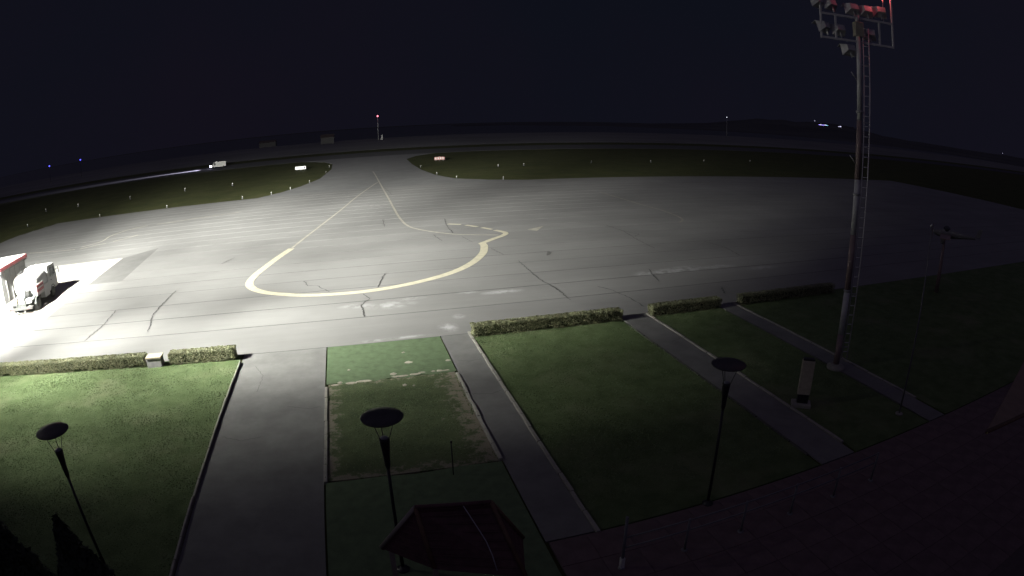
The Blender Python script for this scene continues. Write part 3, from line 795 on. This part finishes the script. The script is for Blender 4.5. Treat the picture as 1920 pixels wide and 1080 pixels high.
# open pump bay at the rear
MB().box(-1.10, 1.10, -1.30, -1.16, .42, .60, .02).build('rear_bumper', M['chassis'], ft)
MB().box(-.95, .95, -1.10, .25, .76, .82).build('deck', M['chassis'], ft)
MB().box(-.20, .28, -1.02, -.62, .823, 1.22, .03).build('pump_box', M['white'], ft)
MB().box(.45, .95, -.98, -.55, .823, 1.10, .03).build('pump_box', M['white_dull'], ft)
MB().box(-.85, -.40, -1.05, -.72, .823, 1.05, .03).build('meter_box', M['cream'], ft)
MB().lathe([(.34, -.22), (.36, -.20), (.16, -.18), (.16, .18), (.36, .20), (.34, .22)], 20, 'X', c=(.35, -.15, 1.22)).build('hose_reel', M['chassis'], ft)
MB().lathe([(.26, -.16), (.30, 0), (.26, .16)], 20, 'X', c=(.35, -.15, 1.22)).build('hose', M['black'], ft)
MB().tube([(.95, -.75, 1.0), (1.0, -.2, 1.15), (.98, .35, 1.05), (.9, .6, .9)], .06, 8).build('pipe', M['white_dull'], ft)
MB().tube([(-.6, -.75, 1.05), (-.55, -.2, 1.25), (-.1, .1, 1.1)], .05, 8).build('pipe', M['steel'], ft)
for s in (-1, 1):
    MB().tube([(s * .95, -1.22, .6), (s * 1.12, -1.55, .62)], .03, 6).build('bumper_arm', M['chassis'], ft)
    MB().box(s * .72 - .10, s * .72 + .10, -1.325, -1.302, .46, .56).build('tail_light', M['red'], ft)
    for q in range(3): MB().lathe([(.05, 0), (.05, .02), (0, .025)], 10, 'Y', c=(s * .35, -1.33 + .0, .30 + .0 * q)).build('marker_lamp', M['white'], ft) if q == 0 else None
# cab
cabp = [(2.86, .62), (4.98, .62), (5.04, 1.00), (5.00, 1.55), (4.72, 2.42), (4.55, 2.54), (3.05, 2.58), (2.86, 2.48)]
cb = MB(); nn = len(cabp)
for xx, ins in ((-1.10, .05), (-1.06, 0), (1.06, 0), (1.10, .05)):
    cy, cz = 3.9, 1.6
    cb.v += [(xx, cy + (y - cy) * (1 - ins), cz + (z - cz) * (1 - ins)) for y, z in cabp]
for i in range(3):
    for k in range(nn): cb.f.append((i * nn + k, i * nn + (k + 1) % nn, (i + 1) * nn + (k + 1) % nn, (i + 1) * nn + k))
cb.f += [tuple(range(nn - 1, -1, -1)), tuple(3 * nn + k for k in range(nn))]; cb.smooth = [False] * len(cb.f)
cab = cb.build('cab', M['white'], ft)
for s in (-1, 1):
    q = [(3.45, 1.62), (4.72, 1.62), (4.52, 2.28), (3.45, 2.34)]
    MB().extrude(q, 'X', s * 1.101, s * 1.108).build('side_window', M['glass'], cab)
    MB().box(min(s * 1.102, s * 1.125), max(s * 1.102, s * 1.125), 3.42, 3.60, 1.36, 1.41).build('door_handle', M['black'], cab)
    MB().tube([(s * 1.08, 4.85, 1.9), (s * 1.32, 4.95, 1.95)], .02, 6).build('mirror_arm', M['black'], cab)
    MB().box(s * 1.36 - .05, s * 1.36 + .05, 4.90, 4.98, 1.62, 2.10, .02).build('mirror', M['black'], cab)
    MB().box(s * .78 - .16, s * .78 + .16, 5.04, 5.055, .78, .98).build('headlight', M['lens_off'], cab)
    MB().extrude([(3.65 + .54 * cos(a), .46 + .54 * sin(a)) for a in np.linspace(0.2, pi - .2, 9)] + [(3.65 + .50 * cos(a), .46 + .50 * sin(a)) for a in np.linspace(pi - .2, 0.2, 9)], 'X', s * .85, s * 1.13).build('wheel_arch', M['black'], cab)
MB().add([(-.95, 5.012, 1.58), (.95, 5.012, 1.58), (.90, 4.745, 2.38), (-.90, 4.745, 2.38)], [(0, 1, 2, 3)]).build('windscreen', M['glass'], cab)
MB().box(-.05, .05, 3.2, 3.3, 2.57, 2.80).build('beacon', M['yellow'], cab)

# white cabin with a red roof band behind the truck
wc = empty('cabin', (-29.30, 41.75, 0.006), radians(6.5), 'white cabin with red roof band at the left edge behind the fuel truck', 'cabin')
MB().box(-5.3, -.22, .22, 5.9, 0, 2.55).build('wall', M['white'], wc)
MB().box(-5.5, 0, 0, 6.1, 2.55, 2.68).build('fascia_lower', M['white_dull'], wc)
MB().box(-5.52, .02, -.02, 6.12, 2.682, 2.95).build('red_band', M['red'], wc)
MB().box(-5.45, -.05, .05, 6.05, 2.952, 2.99).build('roof', M['white'], wc)
for y in (1.2, 2.3, 3.4, 4.5):
    MB().box(-.218, -.19, y, y + .04, .05, 2.54).build('seam', M['white_dull'], wc)
MB().box(-.217, -.18, 4.75, 5.65, .02, 2.1).build('door', M['white_dull'], wc)

# ------------------------------------------------------------------ van on the runway
vn = empty('van', (-48.0, 221.5, -0.01), radians(12), 'pale van driving on the runway with its headlights on', 'van')
prof = [(-2.9, .45), (-2.95, .95), (-2.3, 1.15), (-1.75, 1.95), (-1.2, 2.25), (2.7, 2.30), (2.9, 2.15), (2.95, .45)]
vb = MB().extrude(prof, 'Y', -1.0, 1.0).build('body', M['white_dull'], vn)
for s in (-1, 1):
    y = s * 1.004
    MB().extrude([(-2.05, 1.2), (-1.0, 1.2), (-1.0, 1.95), (-1.62, 1.95)], 'Y', y, y + s * .006).build('side_window', M['glass'], vb)
    for x in (-1.95, 1.9):
        w_ = empty('wheel', (x, s * .92, .36), pi / 2, parent=vn)
        MB().lathe([(.2, -.11), (.34, -.11), (.36, -.07), (.36, .07), (.34, .11), (.2, .11)], 18, 'X').build('tyre', M['black'], w_)
        MB().lathe([(.2, -.09), (.0, -.08), (.0, .08), (.2, .09)], 16, 'X').build('rim', M['steel'], w_)
    MB().lathe([(0, -3.26), (.20, -3.20), (.33, -3.02), (.33, -2.86), (0, -2.86)], 16, 'X', c=(0, s * .78, .86)).build('headlight', M['head_lamp'], vb)  # lamp drawn oversized, its glare built into the shape
    sl = bpy.data.lights.new('headlight_beam', 'SPOT'); sl.energy, sl.color, sl.spot_size, sl.spot_blend, sl.shadow_soft_size = 160000, (.78, .74, 1.0), radians(26), .8, .1
    so = bpy.data.objects.new('headlight_beam', sl); C.objects.link(so); so.parent = vn; so.location = (-3.36, s * .78, .86)
    so.rotation_euler = Vector((-1, .05, -.030)).to_track_quat('-Z', 'Y').to_euler()
MB().add([(-2.31, -.9, 1.17), (-2.31, .9, 1.17), (-1.77, .85, 1.93), (-1.77, -.85, 1.93)], [(3, 2, 1, 0)]).build('windscreen', M['glass'], vb)
MB().box(-.9, -.4, -.6, .6, 2.27, 2.42, .03).build('light_bar', M['white'], vb)

# ------------------------------------------------------------------ taxiway signs and edge markers
def taxi_sign(x0, x1, y, face, label):
    t = empty('taxiway_sign', ((x0 + x1) / 2, y, -.05), 0, label, 'sign')
    w = (x1 - x0) / 2
    MB().box(-w, w, -.12, .12, .28, 1.15, .03).build('box', M['dark_metal'], t)
    MB().box(-w + .05, w - .05, -.128, -.121, .34, 1.08).build('face', face, t)
    for x in (-w * .7, 0, w * .7): MB().tube([(x, 0, 0), (x, 0, .29)], .04, 8).build('leg', M['steel'], t)
    return t
ts = taxi_sign(-13.6, -10.7, 158.6, M['white'], 'white taxiway sign in the grass left of the taxiway')
ts2 = taxi_sign(23.1, 25.9, 158.4, M['pale_red'], 'red and white taxiway sign in the grass right of the taxiway')
for k, x in enumerate((-1.0, -.35, .3, .9)): MB().box(x - .14, x + .16, -.136, -.129, .48, .94).build('letter_block', M['white_dull'], ts2)
MB().box(.9, 1.2, -.136, -.129, .45, .98).build('dark_block', M['dark_metal'], ts)

mk_body = MB().lathe([(.16, 0), (.16, .04), (.07, .06), (.07, .34), (.0, .36)], 10).mesh('post'); mk_body.materials.append(M['dull_grey'])
mk_cap = MB().lathe([(.0, .345), (.095, .345), (.10, .40), (.075, .50), (0, .53)], 10).mesh('reflector'); mk_cap.materials.append(M['marker'])
ords = ['first', 'second', 'third', 'fourth', 'fifth', 'sixth', 'seventh', 'eighth', 'ninth', 'tenth', 'eleventh', 'twelfth']
rows = [('white edge marker in the far grass left of the taxiway, {} from the left', [(-73.4, 129.5), (-63.3, 128.2), (-49.3, 127.9), (-36.5, 130.3), (-25.3, 130.0)], 1.25),
        ('small edge marker along the apron border on the left, {} from the left', [(-62.5, 101.7), (-44.7, 99.3), (-31.4, 99.3), (-17.9, 100.0), (-13.2, 102.6), (-10.3, 107.5), (-7.5, 119)], .85),
        ('small edge marker on the left rim of the taxiway neck, {} nearest', [(-4.9, 141.3), (-4.7, 163.0)], .8),
        ('small edge marker on the right rim of the taxiway neck, {} nearest', [(19.6, 107.2), (17.6, 117.7), (17.0, 138.5)], .8),
        ('white edge marker in the grass beyond the apron on the right, {} from the left', [(26.6, 100.9), (33.1, 129.8), (39.1, 130.2), (56.9, 133.5), (73.3, 133.9), (91.7, 137.3), (110.9, 141.3)], 1.0)]
for lab, pts, s in rows:
    for i, (x, y) in enumerate(pts):
        e = empty('edge_marker', (x, y, -.05), 0, lab.format(ords[i]), 'marker', 'apron and taxiway edge markers'); e.scale = (s, s, s)
        for nm, me in (('post', mk_body), ('reflector', mk_cap)):
            o = bpy.data.objects.new(nm, me); C.objects.link(o); o.parent = e

# ------------------------------------------------------------------ far masts, huts, lights
def far_mast(x, y, h, lamp, label, r_=.18, lr=.45, latt=True):
    t = empty('light_mast', (x, y, -.05), 0, label, 'mast')
    MB().tube([(0, 0, 0), (0, 0, h * .5), (0, 0, h - lr)], [r_, r_ * .8, r_ * .6], 8).build('pole', M['band_white'] if latt else M['dark_metal'], t)
    MB().box(-.4, .4, -.4, .4, -.1, .25).build('footing', M['kerb'], t)
    MB().lathe([(0, h - lr), (lr * .7, h - lr * .7), (lr, h), (lr * .7, h + lr * .7), (0, h + lr)], 14).build('lamp', lamp, t)
    return t
far_mast(24.2, 447, 17.6, M['far_red_lamp'], 'tall thin mast with a bright red light far beyond the runway', .25, .62)
far_mast(352, 487, 18.6, M['far_white_lamp'], 'thin mast with a tiny white light on the distant right', .25, .35)
far_mast(-183, 333, 10.2, M['blue_lamp'], 'slim pole with a blue light at far left, the lower left one', .08, .48, False)
far_mast(-173, 360, 10.6, M['blue_lamp'], 'slim pole with a blue light at far left, the upper right one', .08, .48, False)
eb = empty('equipment_cabinet', (26.3, 440, -.05), 0, 'small pale equipment cabinet at the foot of the red light mast', 'cabinet')
MB().extrude([(-.9, 0), (.9, 0), (.55, 3.4), (-.3, 3.4)], 'Y', -.6, .6).build('body', M['white_dull'], eb)
MB().box(-.45, .65, -.75, .75, 3.42, 3.6).build('cap', M['steel'], eb)
def far_house(x, y, w, d, h, rh, label, lit=None, z=-.05, rz=0.0, cat='building'):
    t = empty('far_building', (x, y, z), rz, label, cat)
    MB().box(-w / 2, w / 2, -d / 2, d / 2, 0, h).build('wall', M['dim_wall'], t)
    MB().add([(-w / 2 - .4, -d / 2 - .4, h + .01), (w / 2 + .4, -d / 2 - .4, h + .01), (w / 2 + .4, d / 2 + .4, h + .01), (-w / 2 - .4, d / 2 + .4, h + .01), (-w / 2, 0, h + rh), (w / 2, 0, h + rh)],
             [(3, 2, 1, 0), (0, 1, 5, 4), (2, 3, 4, 5), (1, 2, 5), (3, 0, 4)]).build('roof', M['dim_roof'], t)
    for i, (x0, x1, z0, z1, mt) in enumerate(lit or []):
        MB().box(x0, x1, -d / 2 - .06, -d / 2 - .01, z0, z1).build('window', M[mt], t)
    return t
far_house(-13, 440, 9.5, 7, 4.6, 2.2, 'faint pale hut beyond the runway, left of the red light mast')
far_house(-66, 510, 14, 8, 3.8, 1.8, 'dim low shed far behind the runway on the left')
def on_hill(az, el, hh):
    s, c = sin(radians(az)), cos(radians(az))
    best = min(np.arange(1100, 2600, 4.0), key=lambda d: abs(hill_h(d * s, d * c) + hh - 10 - d * math.tan(radians(el))))
    return best * s, best * c, hill_h(best * s, best * c)
x, y, z = on_hill(45.16, .80, 5)
far_house(x, y, 40, 12, 8, 3, 'distant building on the right with a row of violet and cyan lit windows', z=z - 1.5, rz=-radians(45),
          lit=[(-17, -13, 5.0, 6.2, 'violet_window'), (-12.4, -8.6, 4.4, 7.0, 'white_window'), (-7.5, -4, 4.6, 6.0, 'violet_window'), (-2.5, 1.0, 4.6, 6.0, 'violet_window'), (1.8, 5.8, 4.2, 7.2, 'white_window'), (6.2, 9.5, 3.6, 6.4, 'cyan_window'), (10.2, 14, 4.6, 5.8, 'cyan_window')])
x, y, z = on_hill(46.71, .82, 5)
far_house(x, y, 16, 9, 7, 2.5, 'small distant building with one white lit window strip, left of the mast', z=z - 1.5, rz=-radians(46), lit=[(-5, -2, 4.0, 5.6, 'white_window'), (-1, 4, 4.2, 6.4, 'white_window')])
x, y, z = on_hill(47.85, .78, 5)
far_house(x, y, 18, 9, 7, 2.5, 'distant building with faint pale windows just beside the floodlight mast', z=z - 1.5, rz=-radians(48), lit=[(-7, -4.5, 4.0, 5.6, 'white_window'), (-2, 1.2, 4.0, 5.4, 'white_window'), (2.5, 6.0, 3.6, 5.2, 'white_window')])
x, y, z = on_hill(44.27, 1.90, 6)
fl = far_mast(x, y, 8, M['white_window'], 'single pale light high on the distant hillside', .25, 1.1); fl.location.z = z - .5
x, y, z = on_hill(62.86, .56, 6)
fl = far_mast(x, y, 8, M['white_window'], 'single dim light low on the hillside at far right', .25, .8); fl.location.z = z - .5

# ------------------------------------------------------------------ pavilion roof, fence, totem, stake, flagpole, aircraft, awning, conifers
pavl = empty('pavilion', (1.15, 8.5, 0), 0.0, 'small pavilion with dark red hipped roof at the bottom centre', 'pavilion')
E_ = [(-.38, -.15, 2.40), (1.15, -.78, 2.40), (1.42, .30, 2.40), (-1.28, .67, 2.40)]
RG = [(-.55, .38, 3.48), (.80, .20, 3.48)]
for nm, pts in (('roof_slope', (E_[0], E_[1], RG[1], RG[0])), ('roof_slope', (E_[1], E_[2], RG[1])), ('roof_slope', (E_[2], E_[3], RG[0], RG[1])), ('roof_slope', (E_[3], E_[0], RG[0]))):
    c = Vector((0, 0, 0))
    nrm = (Vector(pts[1]) - Vector(pts[0])).cross(Vector(pts[2]) - Vector(pts[0])).normalized()
    k = len(pts); low = [Vector(p) - nrm * .05 for p in pts]
    sl_ = MB().add(list(pts) + low, [tuple(range(k)), tuple(range(2 * k - 1, k - 1, -1))] + [(i, k + i, k + (i + 1) % k, (i + 1) % k) for i in range(k)]).build(nm, M['roof'], pavl)
    # courses of tiles standing a little proud
    a, b2 = Vector(pts[0]), Vector(pts[1]); top_a = Vector(pts[-1]); top_b = Vector(pts[2])
    for q in range(1, 8):
        t = q / 8
        p0, p1 = a.lerp(top_a, t), b2.lerp(top_b, t)
        if (p1 - p0).length < .2: continue
        MB().tube([p0 + nrm * .004, p1 + nrm * .004], .016, 5).build('tile_course', M['roof'], sl_)
for a, b2, mt in ((E_[3], RG[0], 'roof_trim'), (E_[0], RG[0], 'wood'), (E_[1], RG[1], 'wood'), (E_[2], RG[1], 'wood'), (RG[0], RG[1], 'roof')):  # first cap is paler, the lit roof edge put into its colour
    MB().tube([Vector(a) + Vector((0, 0, .03)), Vector(b2) + Vector((0, 0, .03))], .045, 8).build('hip_cap', M[mt], pavl)
for px_, py_ in ((-.36, -.04), (1.04, -.62), (1.26, .22), (-1.10, .58)):
    MB().box(px_ - .05, px_ + .05, py_ - .05, py_ + .05, 0, 2.40).build('post', M['roof_trim'], pavl)
MB().prism([(-.28, .0), (.98, -.52), (1.16, .2), (-.98, .5)], 0, 1.0).build('counter', M['wood'], pavl)
MB().tube([(.28, .27, 3.53), (.36, .10, 3.40), (.50, -.12, 3.14), (.58, -.25, 2.98), (.64, -.42, 2.78), (.68, -.60, 2.52)], .011, 6).build('cable', M['cable'], pavl)

fn = empty('railing', (5.27, 9.7, 0), 0, 'grey pipe railing along the dark terrace edge at lower right', 'railing')
for k in range(6):
    x = 1.74 * k
    MB().tube([(x, 0, 0), (x, 0, 1.60 if k == 0 else 1.02)], .032 if k else .04, 8).build('post', M['dull_grey'], fn)
    MB().lathe([(.09, 0), (.09, .02), (.045, .035)], 12, c=(x, 0, 0)).build('foot', M['dull_grey'], fn)
for z in (.66, .98):
    MB().tube([(.03, 0, z), (8.7, 0, z)], .022, 8).build('rail', M['dull_grey'], fn)
MB().box(-.05, .05, -.05, .05, 0.02, .34).build('white_sleeve', M['white_dull'], fn)

tt = empty('information_pillar', (15.35, 14.95, 0), radians(-38), 'pale upright information pillar on a concrete foot by the dark path', 'pillar')
MB().box(-.42, .36, -.26, .26, -.02, .14, .02).build('foot', M['kerb'], tt)
MB().box(-.22, .22, -.10, .10, .143, .50, .01).build('stem', M['dark_metal'], tt)
MB().box(-.25, .25, -.12, .12, .503, 1.86, .02).build('panel', M['cream'], tt)
MB().box(-.23, .23, -.11, .11, 1.862, 1.93, .02).build('cap', M['dark_metal'], tt)

sk = empty('stake', (2.27, 15.07, 0), 0, 'thin dark stake standing at the lower edge of the patchy lawn', 'stake')
MB().tube([(0, 0, -.05), (0, .01, 1.16)], .018, 6).build('shaft', M['dark_metal'], sk)
MB().box(-.03, .03, -.03, .03, 1.12, 1.19, .01).build('tip', M['dark_metal'], sk)

fp = empty('flagpole', (18.6, 12.4, 0), 0, 'slender bare pole standing right of the floodlight mast', 'pole')
MB().tube([(0, 0, 0), (0, 0, 3.5), (0, 0, 7.2)], [.04, .03, .02], 8).build('shaft', M['dull_grey'], fp)
MB().lathe([(.16, 0), (.16, .05), (.07, .07)], 14).build('base', M['kerb'], fp)
MB().lathe([(0, 7.18), (.05, 7.22), (.05, 7.27), (0, 7.31)], 10).build('finial', M['steel'], fp)

ac = empty('display_aircraft', (37.2, 23.5, 0), radians(-57.7), 'small display aeroplane mounted on a red pole in the dark at right', 'aeroplane')
# local +x runs towards the tail
MB().tube([(-.1, 0, 0), (-.04, 0, 1.8), (0, 0, 3.85)], [.17, .13, .09], 12).build('pole', M['band_red'], ac)
MB().lathe([(.02, -.95), (.16, -.86), (.27, -.6), (.34, -.1), (.33, .5), (.22, 1.3), (.13, 2.1), (.07, 2.75)], 18, 'X', c=(0, 0, 4.22)).build('fuselage', M['dull_grey'], ac)
MB().box(-.35, .45, -2.3, 2.3, 4.10, 4.16, .02).build('wing', M['band_red'], ac)
MB().extrude([(2.30, 4.24), (2.75, 4.24), (2.88, 4.86), (2.62, 4.86)], 'Y', -.03, .03).build('tail_fin', M['dull_grey'], ac)
MB().box(2.35, 2.75, -.8, .8, 4.23, 4.26).build('tailplane', M['dull_grey'], ac)
MB().lathe([(.30, -.05), (.27, .16), (.12, .30), (0, .33)], 16, c=(.1, 0, 4.42)).build('canopy', M['glass'], ac)
MB().box(-1.0, -.97, -.05, .05, 3.72, 4.72, .01).build('propeller', M['wood'], ac)
for y in (-.55, .55):
    wl = MB().lathe([(0, -.05), (.13, -.05), (.15, 0), (.13, .05), (0, .05)], 14, 'Y', c=(-.15, y, 3.66)).build('wheel', M['dull_grey'], ac)
    MB().tube([(-.1, y * .5, 4.0), (-.15, y, 3.68)], .025, 6).build('wheel_leg', M['steel'], ac)

aw = empty('awning', (12.9, 4.6, 0), 0, 'tan canvas awning corner at the right edge above the terrace', 'awning')
tri = [Vector((10.60, 4.68, 5.0)), Vector((13.4, 4.55, 4.9)), Vector((17.2, 6.8, 5.15)), Vector((14.9, 6.0, 5.10))]
off = Vector((12.9, 4.6, 0)); tri = [p - off for p in tri]
MB().add(tri + [p - Vector((0, 0, .06)) for p in tri], [(0, 1, 2, 3), (7, 6, 5, 4), (0, 4, 5, 1), (1, 5, 6, 2), (2, 6, 7, 3), (3, 7, 4, 0)]).build('canvas', M['canvas'], aw)
for a, b2 in ((0, 1), (0, 3), (1, 2), (2, 3)):
    MB().tube([tri[a] - Vector((0, 0, .08)), tri[b2] - Vector((0, 0, .08))], .03, 6).build('frame_bar', M['wood'], aw)
for a, b2 in ((1, (15.2, 2.2, 4.2)), (2, (19.0, 3.4, 4.3))):
    MB().tube([tri[a] - Vector((0, 0, .08)), Vector(b2) - off], .035, 8).build('support_arm', M['wood'], aw)
MB().tube([Vector((15.2, 2.2, 4.2)) - off, Vector((19.0, 3.4, 4.3)) - off], .05, 8).build('wall_rail', M['wood'], aw)
for q in ((15.2, 2.2, 4.2), (19.0, 3.4, 4.3)):
    MB().tube([Vector((q[0], q[1], 0)) - off, Vector(q) - off], .06, 8).build('post', M['wood'], aw)

def conifer(x, y, h, r_, label, flat=0.0):
    t = empty('conifer', (x, y, 0), 0, label, 'tree', 'dark conical evergreens below the camera')
    MB().tube([(0, 0, 0), (0, 0, h * .5), (0, 0, h * .9)], [.11, .06, .02], 8).build('trunk', M['bark'], t)
    n = 15000
    zz = h * (1 - rng.uniform(0, 1, n) ** .62 * .95)
    rad = (h - zz + flat) / h * r_ * 1.0
    rad = np.minimum(rad, r_ * .85) * (.78 + .22 * rng.uniform(0, 1, n) ** .5) * (1 + .07 * np.sin(zz * 9))
    a = rng.uniform(0, 2 * pi, n)
    P = np.stack([rad * np.cos(a), rad * np.sin(a), zz + rng.normal(0, .02, n)], 1)
    N = np.stack([np.cos(a), np.sin(a), np.full(n, .8)], 1)
    o = bpy.data.objects.new('crown', tri_mesh('crown', leaf_cloud(P, N, .07))); o.data.materials.append(M['conifer']); C.objects.link(o); o.parent = t
    MB().lathe([(r_ * .60, .3), (r_ * .62, h * .2), (.02, h - .12)], 14).build('inner_crown', M['conifer'], t)
conifer(-4.28, 5.71, 5.95, 2.25, 'dark pointed conifer at the bottom left, the one nearer the wide path')
conifer(-5.45, 5.60, 5.95, 2.25, 'dark blunt conifer in the bottom left corner', .25)
